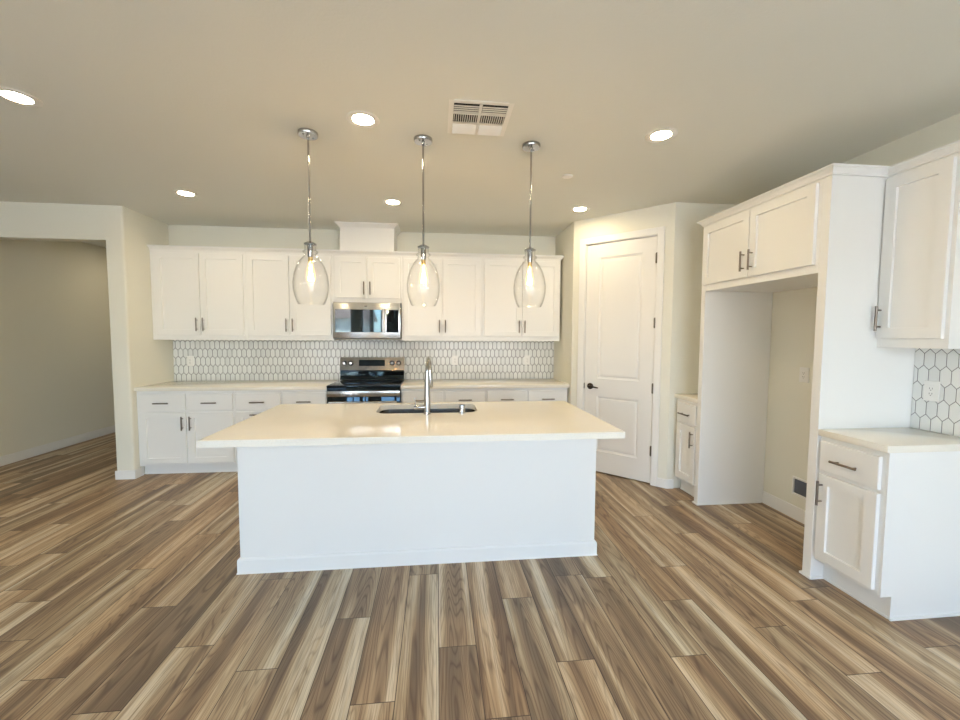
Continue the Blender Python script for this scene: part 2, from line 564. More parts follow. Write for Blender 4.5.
struct('wall_right_front', MB().box(p1.x, WR, -1.408, -1.30, 0, H), M['wall'])
struct('wall_right', MB().box(WR, WR + 0.12, REAR_Y, 0, 0, H), M['wall'])
# rear wall with its openings
m = MB()
xs = -4.75
for (a, b, c, d) in REAR_OPENINGS:
    m.box(xs, a, REAR_Y - 0.14, REAR_Y, 0, H)
    m.box(a, b, REAR_Y - 0.14, REAR_Y, d, H)
    if c > 0.05: m.box(a, b, REAR_Y - 0.14, REAR_Y, 0, c)
    xs = b
m.box(xs, 3.75, REAR_Y - 0.14, REAR_Y, 0, H)
struct('wall_rear', m, M['wall'])
for i, (a, b, c, d) in enumerate(REAR_OPENINGS):
    y0, y1 = REAR_Y - 0.11, REAR_Y - 0.05
    fw = 0.06
    m = MB()
    m.box(a, a + fw, y0, y1, c, d); m.box(b - fw, b, y0, y1, c, d)
    m.box(a + fw, b - fw, y0, y1, d - fw, d); m.box(a + fw, b - fw, y0, y1, c, c + fw)
    mx = (a + b) / 2
    m.box(mx - 0.05, mx + 0.05, y0 + 0.001, y1 - 0.001, c + fw, d - fw)
    w = struct('window_%d' % (i + 1), m, M['frame'])
    for (xa, xb) in ((a + fw, mx - 0.05), (mx + 0.05, b - fw)):
        MB().box(xa, xb, REAR_Y - 0.083, REAR_Y - 0.077, c + fw, d - fw).build('pane', M['pane'], w)

# pantry wall at 45 degrees: local x runs along the wall, local y into it
PD = (p1 - p0).normalized(); PLEN = (p1 - p0).length
PANG = math.atan2(PD.y, PD.x)
PM = Matrix.Translation(p0) @ Matrix.Rotation(PANG, 4, 'Z')
m = MB(PM)
T = 0.11
D0, D1, DH = 0.153, 0.863, 2.397
m.box(0, D0 - 0.012, 0, T, 0, H); m.box(D1 + 0.012, PLEN, 0, T, 0, H); m.box(D0 - 0.012, D1 + 0.012, 0, T, DH + 0.012, H)
struct('wall_pantry', m, M['wall'])
m = MB(PM)   # jamb and casing
for (a, b) in ((D0 - 0.012, D0), (D1, D1 + 0.012)):
    m.box(a, b, -0.004, T, 0, DH + 0.012)
m.box(D0, D1, -0.004, T, DH, DH + 0.012)
m.box(D0 - 0.075, D0 - 0.006, -0.016, -0.0005, 0, DH + 0.07, 0.003); m.box(D1 + 0.006, D1 + 0.066, -0.016, -0.0005, 0, DH + 0.07, 0.003)
m.box(D0 - 0.006, D1 + 0.006, -0.016, -0.0005, DH + 0.006, DH + 0.07, 0.003)
m.box(D0, D0 + 0.012, 0.045, 0.058, 0, DH); m.box(D1 - 0.012, D1, 0.045, 0.058, 0, DH); m.box(D0, D1, 0.045, 0.058, DH - 0.012, DH)
struct('trim_1', m, M['trim'])
dr = bpy.data.objects.new('door_1', None); COL.objects.link(dr)
dr.matrix_world = PM
tag(dr, 'white two panel pantry door set in the angled corner wall', 'door', kind='structure')
steps = [(0.003, 0.006), (0.020, 0.012), (0.030, 0.005), (0.048, 0.003)]
MB().panel(D0 + 0.003, D1 - 0.003, 0.012, DH - 0.004, 0.006, 0.035,
           [(0.296, 0.730, 0.232, 0.815, steps), (0.296, 0.730, 1.003, 2.252, steps)]).build('slab', M['door'], dr)
m = MB()
kx, kz = 0.222, 0.915
rot = lambda prof: [(r, z) for r, z in prof]
def disc_y(mb, cx, cz, prof, n=20):
    rings = []
    for r, y in prof:
        rings.append([Vector((cx + r * math.cos(2 * PI * i / n), y, cz + r * math.sin(2 * PI * i / n))) for i in range(n)])
    mb.loop_strip(rings)
disc_y(m, kx, kz, [(0.033, 0.0055), (0.033, -0.004), (0.026, -0.010), (0.013, -0.012), (0.012, -0.045), (0.010, -0.052)])
m.tube([(kx, -0.045, kz), (kx + 0.03, -0.05, kz + 0.002), (kx + 0.07, -0.048, kz - 0.003), (kx + 0.105, -0.044, kz - 0.008)], [0.011, 0.010, 0.008, 0.006], 12)
m.build('lever_handle', M['bronze'], dr, smooth=40)
MB().box(D0 - 0.001, D0 + 0.003, -0.005, 0.004, 0.885, 0.945).build('strike_plate', M['bronze'], dr)
for hz in (2.185, 1.573, 0.944, 0.333):
    m = MB()
    m.tube([(D1 - 0.001, -0.006, hz - 0.05), (D1 - 0.001, -0.006, hz + 0.05)], 0.0075, 10)
    m.box(D1 - 0.012, D1 + 0.010, -0.0045, 0.004, hz - 0.045, hz + 0.045)
    m.build('hinge', M['hinge'], dr, smooth=40)

# baseboards
BH, BT = 0.088, 0.014
def bb(name, mb): struct(name, mb, M['trim'])
m = MB()
m.box(-2.395 - BT, XL + BT, -0.677 - BT, -0.6775, 0, BH, 0.003)
m.box(XL + 0.0005, XL + BT, -0.6775, -0.565, 0, BH)
bb('baseboard_left', m)
bb('baseboard_hall', MB().box(-3.9595, -3.96 + BT, -0.55, 6.99, 0, 0.105, 0.003))
m = MB(PM); m.box(D1 + 0.067, PLEN + 0.005, -BT, -0.0005, 0, BH, 0.003)
bb('baseboard_pantry', m)
bb('baseboard_right_front', MB().box(p1.x - 0.004, 3.0, -1.408 - BT, -1.4085, 0, BH, 0.003))
bb('baseboard_right', MB().box(WR - BT, WR - 0.0005, -2.805, -1.805, 0, 0.105, 0.003))
bb('baseboard_right_rear', MB().box(WR - BT, WR - 0.0005, REAR_Y + 0.02, -3.262, 0, 0.105, 0.003))

# backsplash tile
tag(MB().box(XL + 0.004, XR - 0.002, -0.009, -0.0006, 0.9095, 1.3835).build('backsplash', M['tile_back']),
    'white elongated hexagon tile backsplash with dark grout along the back counter', 'backsplash')
tag(MB().box(WR - 0.009, WR - 0.0006, -3.2325, -2.868, 0.9095, 1.3895).build('backsplash', M['tile_right']),
    'small white elongated hexagon tile backsplash above the counter beside the fridge space', 'backsplash')

# ------------------------------------------------------------------ cabinets
def shaker(mb, x0, x1, z0, z1, yf, fw=0.058, t=0.02, dep=0.014):
    f2 = min(fw, (z1 - z0) * 0.3)
    return mb.panel(x0, x1, z0, z1, yf, t, [(x0 + fw, x1 - fw, z0 + f2, z1 - f2, [(0.001, dep)])], 0.0022)
def bar_handle(parent, x, z, yf, vertical, L=0.142, sp=0.096):
    m = MB()
    yb = yf - 0.030
    if vertical:
        m.tube([(x, yb, z - L / 2), (x, yb, z + L / 2)], 0.0068, 10)
        for s in (-1, 1): m.tube([(x, yf + 0.001, z + s * sp / 2), (x, yb, z + s * sp / 2)], 0.0045, 8)
    else:
        m.tube([(x - L / 2, yb, z), (x + L / 2, yb, z)], 0.0068, 10)
        for s in (-1, 1): m.tube([(x + s * sp / 2, yf + 0.001, z), (x + s * sp / 2, yb, z)], 0.0045, 8)
    return m.build('handle', M['nickel'], parent, smooth=40)
DT = 0.02
def front(root, name, x0, x1, z0, z1, handle=None, shaped=True):
    m = MB()
    if shaped: shaker(m, x0, x1, z0, z1, -DT)
    else: m.panel(x0, x1, z0, z1, -DT, DT - 0.0006, [], 0.003)
    d = m.build(name, M['cab'], root)
    if handle:
        hx, hz, v = handle
        bar_handle(d, hx, hz, -DT, v)
    return d
def carcass(mb, x0, x1, z0, z1, depth, toe=0.0, toe_rec=0.065, wl=0.0, wr=0.0):
    """box with its face at y=0"""
    if toe:
        poly = [(0, z0 + toe), (depth, z0 + toe), (depth, z1), (0, z1)]
    mb.box(x0, x1, 0, depth, z0 + toe, z1, 0.0012, 1)
    return mb

UB, UT = 1.383, 2.325
def upper(label, x0, x1, z0, z1, dz0, group='white wall cabinets above the back counter', hz=None):
    w = x1 - x0
    t = thing('wall_cabinet', label, 'cabinet', ((x0 + x1) / 2, -0.3245, z0), 0, group)
    carcass(MB(), -w / 2 + 0.0006, w / 2 - 0.0006, 0, z1 - z0, 0.3235).build('body', M['cab'], t)
    a, g = w / 2 - 0.022, 0.006
    hh = (hz if hz else 1.547) - z0
    front(t, 'door', -a, -g, dz0 - z0, 2.302 - z0, (-g - 0.0275, hh, True))
    front(t, 'door', g, a, dz0 - z0, 2.302 - z0, (g + 0.0275, hh, True))
    return t
upper('white shaker wall cabinet at the left end against the return wall', -2.205, -1.290, UB, UT, 1.435)
upper('white shaker wall cabinet just left of the microwave, behind the left pendant', -1.290, -0.376, UB, UT, 1.435)
upper('short white two door cabinet directly above the microwave', -0.376, 0.368, 1.803, UT, 1.853, hz=1.96)
upper('white shaker wall cabinet just right of the microwave, behind the middle pendant', 0.368, 1.283, UB, UT, 1.435)
upper('white shaker wall cabinet at the right end, behind the right pendant', 1.283, 2.198, UB, UT, 1.435)

# cabinet crown: profile in (outward, z)
CROWN = [(0, 0), (0.009, 0), (0.009, 0.010), (0.013, 0.012), (0.018, 0.022), (0.031, 0.031), (0.031, 0.035), (0.040, 0.036), (0.040, 0.046), (0, 0.046)]
def sweep(mb, path, prof, zbase):
    """path: list of (x,y); outward = right-hand side of travel direction; mitred corners"""
    rings = []
    n = len(path)
    for i, p in enumerate(path):
        d0 = (Vector(path[i]) - Vector(path[i - 1])).normalized() if i > 0 else None
        d1 = (Vector(path[i + 1]) - Vector(path[i])).normalized() if i < n - 1 else None
        def nrm(d): return Vector((d.y, -d.x))
        if d0 is None: nn = nrm(d1)
        elif d1 is None: nn = nrm(d0)
        else:
            a, b = nrm(d0), nrm(d1)
            nn = (a + b) / (1 + a.dot(b))
        rings.append([Vector((p[0] + nn.x * o, p[1] + nn.y * o, zbase + z)) for o, z in prof])
    return mb.loop_strip(rings)
m = MB()
sweep(m, [(-2.236, -0.3245), (2.198, -0.3245), (2.198, -0.002)], CROWN, UT + 0.0005)
m.box(-2.236, 2.197, -0.324, -0.02, UT + 0.0006, UT + 0.03)
tag(m.build('crown_molding', M['cab'], smooth=30), 'long white crown moulding along the tops of the back wall cabinets', 'moulding')
tag(MB().box(-2.238, -2.206, -0.322, -0.30, UB, UT).build('filler_strip', M['cab']), 'narrow white filler strip between left end wall cabinet and return wall', 'filler strip')

t = thing('vent_chase', 'white boxed vent chase rising from the cabinets to the ceiling above the microwave', 'vent chase', (0, -0.33, UT + 0.048))
MB().box(-0.292, 0.292, 0, 0.328, 0, H - UT - 0.0485, 0.001, 1).build('box', M['cab'], t)
m = MB(Matrix.Translation((0, 0.33, -(UT + 0.048))))
sweep(m, [(-0.292, -0.002), (-0.292, -0.33), (0.292, -0.33), (0.292, -0.002)], [(0, 0), (0.005, 0), (0.014, 0.014), (0.035, 0.034), (0.045, 0.040), (0.045, 0.048), (0, 0.048)], H - 0.0485)
m.build('crown', M['cab'], t, smooth=30)

CH, CT = 0.909, 0.037
BTOP = CH - CT - 0.0006
def base(label, x0, x1, cols, group, loc=None, rz=0.0, depth=0.60, name='base_cabinet', lpad=0.014, rpad=0.014, toe=0.102, dbot=0.126):
    """cols: list of (width fraction, kind); kind = 'door_r'/'door_l' (drawer over a door hinged so the handle sits right/left) or 'drawers'"""
    w = x1 - x0
    if loc is None: loc = ((x0 + x1) / 2, -0.602, 0)
    t = thing(name, label, 'cabinet', loc, rz, group)
    m = MB()
    m.box(-w / 2 + 0.0006, w / 2 - 0.0006, 0, depth - 0.002, toe, BTOP, 0.001, 1)
    m.build('body', M['cab'], t)
    MB().box(-w / 2 + 0.0006, w / 2 - 0.0006, 0.065, depth - 0.004, 0, toe - 0.0005).build('toe_kick', M['cab'], t)
    MB().box(-w / 2 + 0.0006, w / 2 - 0.0006, 0.059, 0.0645, 0, 0.012).build('shoe_mold', M['trim'], t)
    xa = -w / 2 + lpad
    tot = w - lpad - rpad - 0.024 * (len(cols) - 1)
    for fr, kind in cols:
        xb = xa + tot * fr
        xm = (xa + xb) / 2
        if kind == 'drawers':
            front(t, 'drawer', xa, xb, 0.672, 0.842, (xm, 0.748, False), False)
            front(t, 'drawer', xa, xb, 0.402, 0.648, (xm, 0.620, False), True)
            front(t, 'drawer', xa, xb, 0.126, 0.380, (xm, 0.350, False), True)
        else:
            front(t, 'drawer', xa, xb, 0.672, 0.842, (xm, 0.748, False), False)
            hx = xb - 0.026 if kind == 'door_r' else xa + 0.026
            front(t, 'door', xa, xb, dbot, 0.652, (hx, 0.542, True), True)
        xa = xb + 0.024
    return t
GB = 'white base cabinets under the back counter'
base('white two door base cabinet at the left end beside the return wall', -2.2375, -1.308, [(0.5, 'door_r'), (0.5, 'door_l')], GB, lpad=0.032)
base('white three drawer base cabinet half hidden by the island left corner', -1.308, -0.842, [(1, 'drawers')], GB, rpad=0.012)
base('white base cabinet immediately left of the black stove', -0.842, -0.381, [(1, 'door_l')], GB, lpad=0.012)
base('white base cabinet immediately right of the black stove, behind the faucet', 0.381, 1.295, [(0.5, 'door_r'), (0.5, 'door_l')], GB)
base('white base cabinet at the right end next to the pantry corner', 1.295, 2.215, [(0.5, 'door_r'), (0.5, 'door_l')], GB)

def slab(name, label, x0, x1, y0, y1, group=None):
    return tag(MB().box(x0, x1, y0, y1, CH - CT, CH, 0.0025, 2).build(name, M['quartz'], smooth=40), label, 'countertop', group)
slab('countertop', 'cream quartz back countertop left of the stove', XL + 0.0015, -0.380, -0.6386, -0.0105)
slab('countertop', 'cream quartz back countertop right of the stove', 0.380, XR - 0.0015, -0.6386, -0.0105)

# right-hand run, faces towards -x: local x -> world -y, local y -> world +x
RZ = -PI / 2
RF = 2.998
# tall refrigerator surround
t = thing('fridge_surround', 'tall white refrigerator surround with empty alcove and two doors on top', 'cabinet', (RF - 0.012, -2.3075, 0), RZ)
# local x from -0.5575 (far, y=-1.75) to +0.5575 (near, y=-2.865)
dp = WR - (RF - 0.012) - 0.002
hw = 0.5575
tp = 2.362
MB().box(-hw, -hw + 0.05, 0, dp, 0, tp, 0.0015, 1).build('side_panel', M['cab'], t)
MB().box(hw - 0.055, hw, 0, dp, 0, tp, 0.0015, 1).build('side_panel', M['cab'], t)
MB().box(-hw + 0.0505, hw - 0.0555, 0.0005, dp, 1.822, tp, 0.001, 1).build('bridge_cabinet', M['cab'], t)
front(t, 'door', -0.532, -0.0315, 1.873, 2.345, (-0.0315 - 0.033, 1.987, True))
front(t, 'door', -0.0235, 0.480, 1.873, 2.345, (-0.0235 + 0.036, 1.987, True))
# shoe moulding round the feet of both panels
m = MB()
m.box(-hw - 0.010, -hw + 0.060, -0.011, -0.0005, 0, 0.013, 0.002, 1); m.box(-hw + 0.0505, -hw + 0.060, 0, dp - 0.02, 0, 0.013, 0.002, 1)
m.box(-hw - 0.010, -hw - 0.0005, 0, 0.07, 0, 0.013)
m.build('shoe_mold', M['trim'], t)
m = MB()
m.box(hw - 0.066, hw + 0.010, -0.011, -0.0005, 0, 0.013, 0.002, 1); m.box(hw + 0.0005, hw + 0.010, 0, 0.078, 0, 0.013)
m.box(hw - 0.066, hw - 0.0555, 0, dp - 0.02, 0, 0.013)
m.build('shoe_mold', M['trim'], t)

# narrow base cabinet and wall cabinet on the near side of the surround
base('narrow white base cabinet at right foreground with one drawer over one door', 0, 0.354, [(1, 'door_l')], 'white cabinets on the right wall',
     loc=(3.006, -2.866 - 0.177, 0), rz=RZ, depth=WR - 3.006, lpad=0.016, rpad=0.018, toe=0.124, dbot=0.148)
def right_end_panel():
    m = MB(Matrix.Translation((3.006, -3.043, 0)) @ Matrix.Rotation(RZ, 4, 'Z'))
    d = WR - 3.006 - 0.003
    poly = [(0.0, 0.124), (0.062, 0.124), (0.062, 0.0), (d, 0.0), (d, BTOP), (0.0, BTOP)]
    m.prism(poly, 'x', 0.1775, 0.1890)
    m.box(0.1893, 0.1970, 0.058, d, 0, 0.012)
    tag(m.build('end_panel', M['cab']), 'flat white end panel finishing the right foreground base cabinet', 'panel')
right_end_panel()
slab('countertop', 'small cream quartz countertop on the right foreground base cabinet', 2.985, WR - 0.0105, -3.238, -2.8665)
t = thing('wall_cabinet', 'narrow white single door wall cabinet at the upper right', 'cabinet', (3.335, -2.866 - 0.1685, 1.389), RZ, 'white cabinets on the right wall')
carcass(MB(), -0.1685, 0.1685, 0, tp - 1.389, WR - 3.335 - 0.002).build('body', M['cab'], t)
front(t, 'door', -0.160, 0.149, 1.441 - 1.389, 2.343 - 1.389, (-0.160 + 0.018, 1.555 - 1.389, True))
m = MB()
xf = RF - 0.012
sweep(m, [(WR - 0.003, -1.75), (xf, -1.75), (xf, -2.8655), (3.335, -2.8655), (3.335, -3.2035), (WR - 0.003, -3.2035)][::-1][::-1], [(o, z) for o, z in CROWN], tp + 0.0005)
m.box(xf, WR - 0.01, -2.865, -1.751, tp + 0.0006, tp + 0.03)
m.box(3.336, WR - 0.01, -3.203, -2.866, tp + 0.0006, tp + 0.03)
tag(m.build('crown_molding', M['cab'], smooth=30), 'white crown moulding stepping along the fridge surround and upper right cabinet', 'moulding')

# small base cabinet between the pantry corner and the surround
base('small white base cabinet tucked between pantry corner and fridge surround', 0, 0.316, [(1, 'door_r')], 'white cabinets on the right wall',
     loc=(3.006, -1.425 - 0.1605, 0), rz=RZ, depth=WR - 3.006, lpad=0.03, rpad=0.014, toe=0.124, dbot=0.148)
slab('countertop', 'tiny cream quartz countertop between pantry corner and fridge surround', 2.985, WR - 0.002, -1.7485, -1.4095)

# ------------------------------------------------------------------ island
IY0, IY1 = -2.840, -1.749
t = thing('kitchen_island', 'large white panelled kitchen island body in the middle of the room', 'island', (0.688, -2.475, 0))
m = MB()
def hollow(mb, x0, x1, y0, y1, z0, z1, w):
    def rg(i, z): return [Vector(p) for p in ((x0 + i, y0 + i, z), (x1 - i, y0 + i, z), (x1 - i, y1 - i, z), (x0 + i, y1 - i, z))]
    mb.loop_strip([rg(0, z0), rg(0, z1 - 0.002), rg(0.002, z1), rg(w, z1), rg(w, z0), rg(0, z0)], True, False, False)
    bmesh.ops.remove_doubles(mb.bm, verts=mb.bm.verts, dist=1e-5)
hollow(m, -1.110, 1.110, 0, 0.68, 0, BTOP, 0.02)
m.build('body', M['cab'], t)
m = MB()
prof = [(0.0006, 0), (0.014, 0), (0.014, 0.082), (0.010, 0.090), (0.004, 0.094), (0.0006, 0.094)]
sweep(m, [(-1.110, 0.68), (-1.110, 0), (1.110, 0), (1.110, 0.68)], prof, 0)
m.build('baseboard', M['trim'], t)
m = MB()
sweep(m, [(-1.124, 0.68), (-1.124, -0.014), (1.124, -0.014), (1.124, 0.68)], [(0.0003, 0), (0.004, 0), (0.0035, 0.005), (0.0003, 0.009)], 0)
m.build('shoe_mold', M['trim'], t)

SX0, SX1, SY0, SY1 = 0.338, 1.052, -2.192, -1.825
def rrect(x0, x1, y0, y1, r, n=7):
    pts = []
    for cx, cy, a0 in ((x1 - r, y1 - r, 0), (x0 + r, y1 - r, 90), (x0 + r, y0 + r, 180), (x1 - r, y0 + r, 270)):
        for i in range(n + 1):
            a = math.radians(a0 + 90 * i / n)
            pts.append((cx + r * math.cos(a), cy + r * math.sin(a)))
    return pts
def island_top():
    bm = bmesh.new()
    ox = [(-0.44, IY0), (1.816, IY0), (1.816, IY1), (-0.44, IY1)]
    hole = rrect(SX0, SX1, SY0, SY1, 0.09)
    def layer(z, inset):
        o = [bm.verts.new((x + (inset if x < 0.5 else -inset), y + (inset if y < -2.2 else -inset), z)) for x, y in ox]
        h = [bm.verts.new((x, y, z)) for x, y in hole]
        return o, h
    e = 0.0025
    to, th = layer(CH, e); bo, bh = layer(CH - CT, 0.0)
    so = [bm.verts.new((x, y, CH - e)) for x, y in ox]
    for o, h in ((to, th), (bo, bh)):
        es = []
        for lp in (o, h):
            for i in range(len(lp)):
                es.append(bm.edges.new((lp[i], lp[(i + 1) % len(lp)])))
        bmesh.ops.triangle_fill(bm, edges=es, use_beauty=True)
    for a, b in ((bo, so), (so, to), (bh, th)):
        for i in range(len(a)):
            j = (i + 1) % len(a)
            bm.faces.new((a[i], a[j], b[j], b[i]))
    mb = MB(); mb.bm.free(); mb.bm = bm
    tag(mb.build('countertop', M['quartz']), 'large cream quartz island countertop with an undermount sink cutout', 'countertop')
island_top()

t = thing('kitchen_sink', 'stainless steel undermount sink set into the island countertop', 'sink', ((SX0 + SX1) / 2, (SY0 + SY1) / 2, CH - CT - 0.215))
cx, cy = (SX0 + SX1) / 2, (SY0 + SY1) / 2
m = MB()
rings = []
zt = 0.2145
for grow, r, z in ((0.02, 0.10, zt), (-0.001 + 0.006, 0.09, zt), (0.003, 0.088, 0.19), (-0.004, 0.085, 0.03), (-0.02, 0.075, 0.008), (-0.05, 0.06, 0.0)):
    rings.append([Vector((x - cx, y - cy, z)) for x, y in rrect(SX0 - grow, SX1 + grow, SY0 - grow, SY1 + grow, r)])
m.loop_strip(rings, True, False, True)
m.build('basin', M['steel_dark'], t, smooth=50)
m = MB(); m.lathe([(0.055, 0.0006), (0.055, 0.003), (0.045, 0.004), (0.040, 0.0015), (0.012, 0.0015)], (0, 0.02, 0), 24); m.build('drain', M['chrome'], t, smooth=40)

fx, fy = 0.697, -2.228
t = thing('faucet', 'tall chrome gooseneck kitchen faucet standing at the sink on the island', 'faucet', (fx, fy, CH))
m = MB(); m.lathe([(0.026, 0.0003), (0.026, 0.006), (0.022, 0.010), (0.0215, 0.10), (0.019, 0.20), (0.0165, 0.262)], n=24)
m.build('body', M['chrome'], t, smooth=40)
pts = []; 
R_ = 0.095
for i in range(15):
    a = PI - (PI * 1.0) * i / 14
    pts.append((0.016 * i / 14, R_ + R_ * math.cos(a), 0.282 + R_ * math.sin(a)))
pts = [(0, 0, 0.255)] + pts
m = MB(); m.tube(pts, 0.0140, 14); m.build('spout', M['chrome'], t, smooth=40)
e = pts[-1]
m = MB(); m.tube([(e[0], e[1], e[2] + 0.004), (e[0] + 0.001, e[1], e[2] - 0.03), (e[0] + 0.003, e[1] + 0.002, e[2] - 0.115), (e[0] + 0.003, e[1] + 0.002, e[2] - 0.125)], [0.0145, 0.0165, 0.020, 0.017], 14)
m.build('spray_head', M['chrome'], t, smooth=40)
m = MB(); m.tube([(-0.015, 0, 0.047), (-0.075, -0.006, 0.047), (-0.090, -0.008, 0.047)], [0.0145, 0.0145, 0.010], 14)
m.tube([(-0.079, -0.007, 0.055), (-0.082, -0.010, 0.112)], [0.005, 0.0042], 10)
m.build('lever', M['chrome'], t, smooth=40)
t = tag(MB().lathe([(0.024, 0.0003), (0.024, 0.004), (0.0215, 0.006), (0.0215, 0.052), (0.019, 0.060), (0.010, 0.062)], (0.936, -2.214, CH), 22).build('air_gap', M['chrome'], smooth=40),
        'short chrome air gap cap beside the sink, right of the faucet', 'air gap')

# ------------------------------------------------------------------ stove and microwave
t = thing('stove', 'stainless and black electric range between the back counters', 'stove', (0, -0.02, 0))
MB().box(-0.376, 0.376, -0.615, -0.005, 0.03, 0.895, 0.003, 1).build('body', M['black'], t)
MB().box(-0.378, 0.378, -0.640, -0.075, 0.8955, 0.917, 0.004, 2).build('cooktop', M['black_glass'], t, smooth=40)
for (bx, by, br) in ((-0.19, -0.47, 0.10), (0.19, -0.47, 0.075), (-0.19, -0.21, 0.075), (0.19, -0.21, 0.10)):
    m = MB(); m.lathe([(br, 0), (br, 0.0004), (br - 0.005, 0.0004), (br - 0.005, 0)], (bx, by, 0.9172), 40, cap=False)
    m.build('burner_ring', M['burner'], t)
m = MB(); m.prism([(-0.070, 0.918), (-0.004, 0.918), (-0.004, 1.028), (-0.052, 1.028), (-0.050, 0.965)], 'x', -0.371, 0.371); m.build('rear_guard', M['black_glass'], t)
bg = MB().prism([(-0.066, 1.0285), (-0.004, 1.0285), (-0.004, 1.178), (-0.032, 1.178)], 'x', -0.373, 0.373).build('control_panel', M['steel_dark'], t)
def on_panel(z): return -0.066 + (z - 1.0285) / 0.1495 * 0.034
m = MB(); m.prism([(on_panel(1.078) - 0.002, 1.078), (on_panel(1.078) + 0.004, 1.078), (on_panel(1.150) + 0.004, 1.150), (on_panel(1.150) - 0.002, 1.150)], 'x', -0.155, 0.146); m.build('display', M['black_glass'], bg)
MB().box(-0.085, -0.035, on_panel(1.058) - 0.001, on_panel(1.058) + 0.003, 1.054, 1.063).build('badge', M['logo'], bg)
for kx in (-0.323, -0.247, 0.231, 0.309):
    m = MB()
    yk = on_panel(1.112)
    disc_y(m, kx, 1.112, [(0.030, yk + 0.009), (0.030, yk - 0.006), (0.026, yk - 0.008)], 22)
    k = m.build('knob', M['black'], bg, smooth=40)
    m = MB(); disc_y(m, kx, 1.112, [(0.019, yk - 0.0082), (0.018, yk - 0.026), (0.015, yk - 0.029)], 22)
    m.box(kx - 0.003, kx + 0.003, yk - 0.034, yk - 0.0285, 1.095, 1.129)
    m.build('grip', M['steel_dark'], k, smooth=40)
MB().box(-0.374, 0.374, -0.646, -0.6155, 0.798, 0.861, 0.004, 2).build('front_rail', M['steel'], t, smooth=40)
MB().box(-0.374, 0.374, -0.638, -0.6155, 0.8615, 0.895, 0.002, 1).build('front_lip', M['black_glass'], t)
od = MB().box(-0.374, 0.374, -0.642, -0.6155, 0.215, 0.7975, 0.004, 2).build('oven_door', M['black_glass'], t, smooth=40)
m = MB(); m.tube([(-0.345, -0.690, 0.745), (0.345, -0.690, 0.745)], 0.013, 14)
for s in (-1, 1): m.box(s * 0.32 - 0.012, s * 0.32 + 0.012, -0.690, -0.6425, 0.735, 0.755)
m.build('handle', M['steel'], od, smooth=40)
MB().box(-0.374, 0.374, -0.642, -0.6155, 0.06, 0.212, 0.004, 2).build('storage_drawer', M['steel'], t, smooth=40)
for sx in (-0.34, 0.34):
    for sy in (-0.58, -0.05):
        MB().lathe([(0.02, 0), (0.02, 0.0295)], (sx, sy, 0), 12).build('foot', M['black'], t)

t = thing('microwave', 'stainless over the range microwave mounted above the stove', 'microwave', (0, -0.0105, 1.404))
MB().box(-0.375, 0.367, -0.345, 0, 0, 0.398, 0.002, 1).build('body', M['black'], t)
d = MB().box(-0.366, 0.359, -0.374, -0.3455, 0.004, 0.394, 0.004, 2).build('door', M['steel_light'], t, smooth=40)
MB().box(-0.345, 0.160, -0.3765, -0.3735, 0.070, 0.320, 0.002, 1).build('window', M['mw_glass'], d)
MB().box(0.205, 0.338, -0.3765, -0.3735, 0.070, 0.320, 0.002, 1).build('control_panel', M['black_glass'], d)
m = MB(); m.tube([(0.183, -0.405, 0.062), (0.183, -0.405, 0.328)], 0.014, 14)
for z in (0.085, 0.305): m.box(0.174, 0.192, -0.405, -0.3735, z - 0.01, z + 0.01)
m.build('handle', M['steel'], d, smooth=40)
MB().box(-0.030, 0.000, -0.3752, -0.3738, 0.352, 0.362).build('badge', M['logo'], d)

# ------------------------------------------------------------------ outlets
def outlet(label, loc, rz, w=0.072, h=0.116, decora=True):
    t = thing('wall_outlet', label, 'outlet', loc, rz, 'white wall outlets')
    p = MB().panel(-w / 2, w / 2, -h / 2, h / 2, -0.006, 0.0058, [], 0.002).build('cover_plate', M['plate'], t)
    q = MB().box(-0.017, 0.017, -0.0085, -0.0062, -0.033, 0.033, 0.001, 1).build('receptacle', M['plate'], t)
    m = MB()
    for z in (-0.019, 0.011):
        for x in (-0.0065, 0.0065): m.box(x - 0.0011, x + 0.0011, -0.0088, -0.0084, z, z + 0.009)
        m.box(-0.0025, 0.0025, -0.0088, -0.0084, z - 0.008, z - 0.004)
    m.build('slots', M['slot'], q)
    return t
outlet('white outlet on the back tile at the far left', (-2.053, -0.0092, 1.135), 0)
outlet('white outlet on the back tile right of the faucet', (0.984, -0.0092, 1.140), 0)
outlet('white outlet on the back tile near the right end', (1.884, -0.0092, 1.143), 0)
outlet('white outlet on the tile above the right foreground counter', (WR - 0.0092, -2.964, 1.140), RZ, w=0.074, h=0.116)
outlet('white outlet on the wall inside the empty fridge alcove', (WR - 0.0003, -2.136, 1.153), RZ, w=0.080)
t = thing('valve_box', 'recessed water valve box with white frame low in the fridge alcove', 'valve box', (WR - 0.0003, -2.165, 0.267), RZ)
m = MB()
for a in ((-0.075, 0.075, 0.058, 0.072), (-0.075, 0.075, -0.072, -0.058), (-0.075, -0.062, -0.058, 0.058), (0.062, 0.075, -0.058, 0.058)):
    m.box(a[0], a[1], -0.014, -0.0005, a[2], a[3], 0.0015, 1)
m.build('frame', M['plate'], t)
MB().box(-0.0618, 0.0618, -0.003, -0.0006, -0.0578, 0.0578).build('inside', M['greybox'], t)

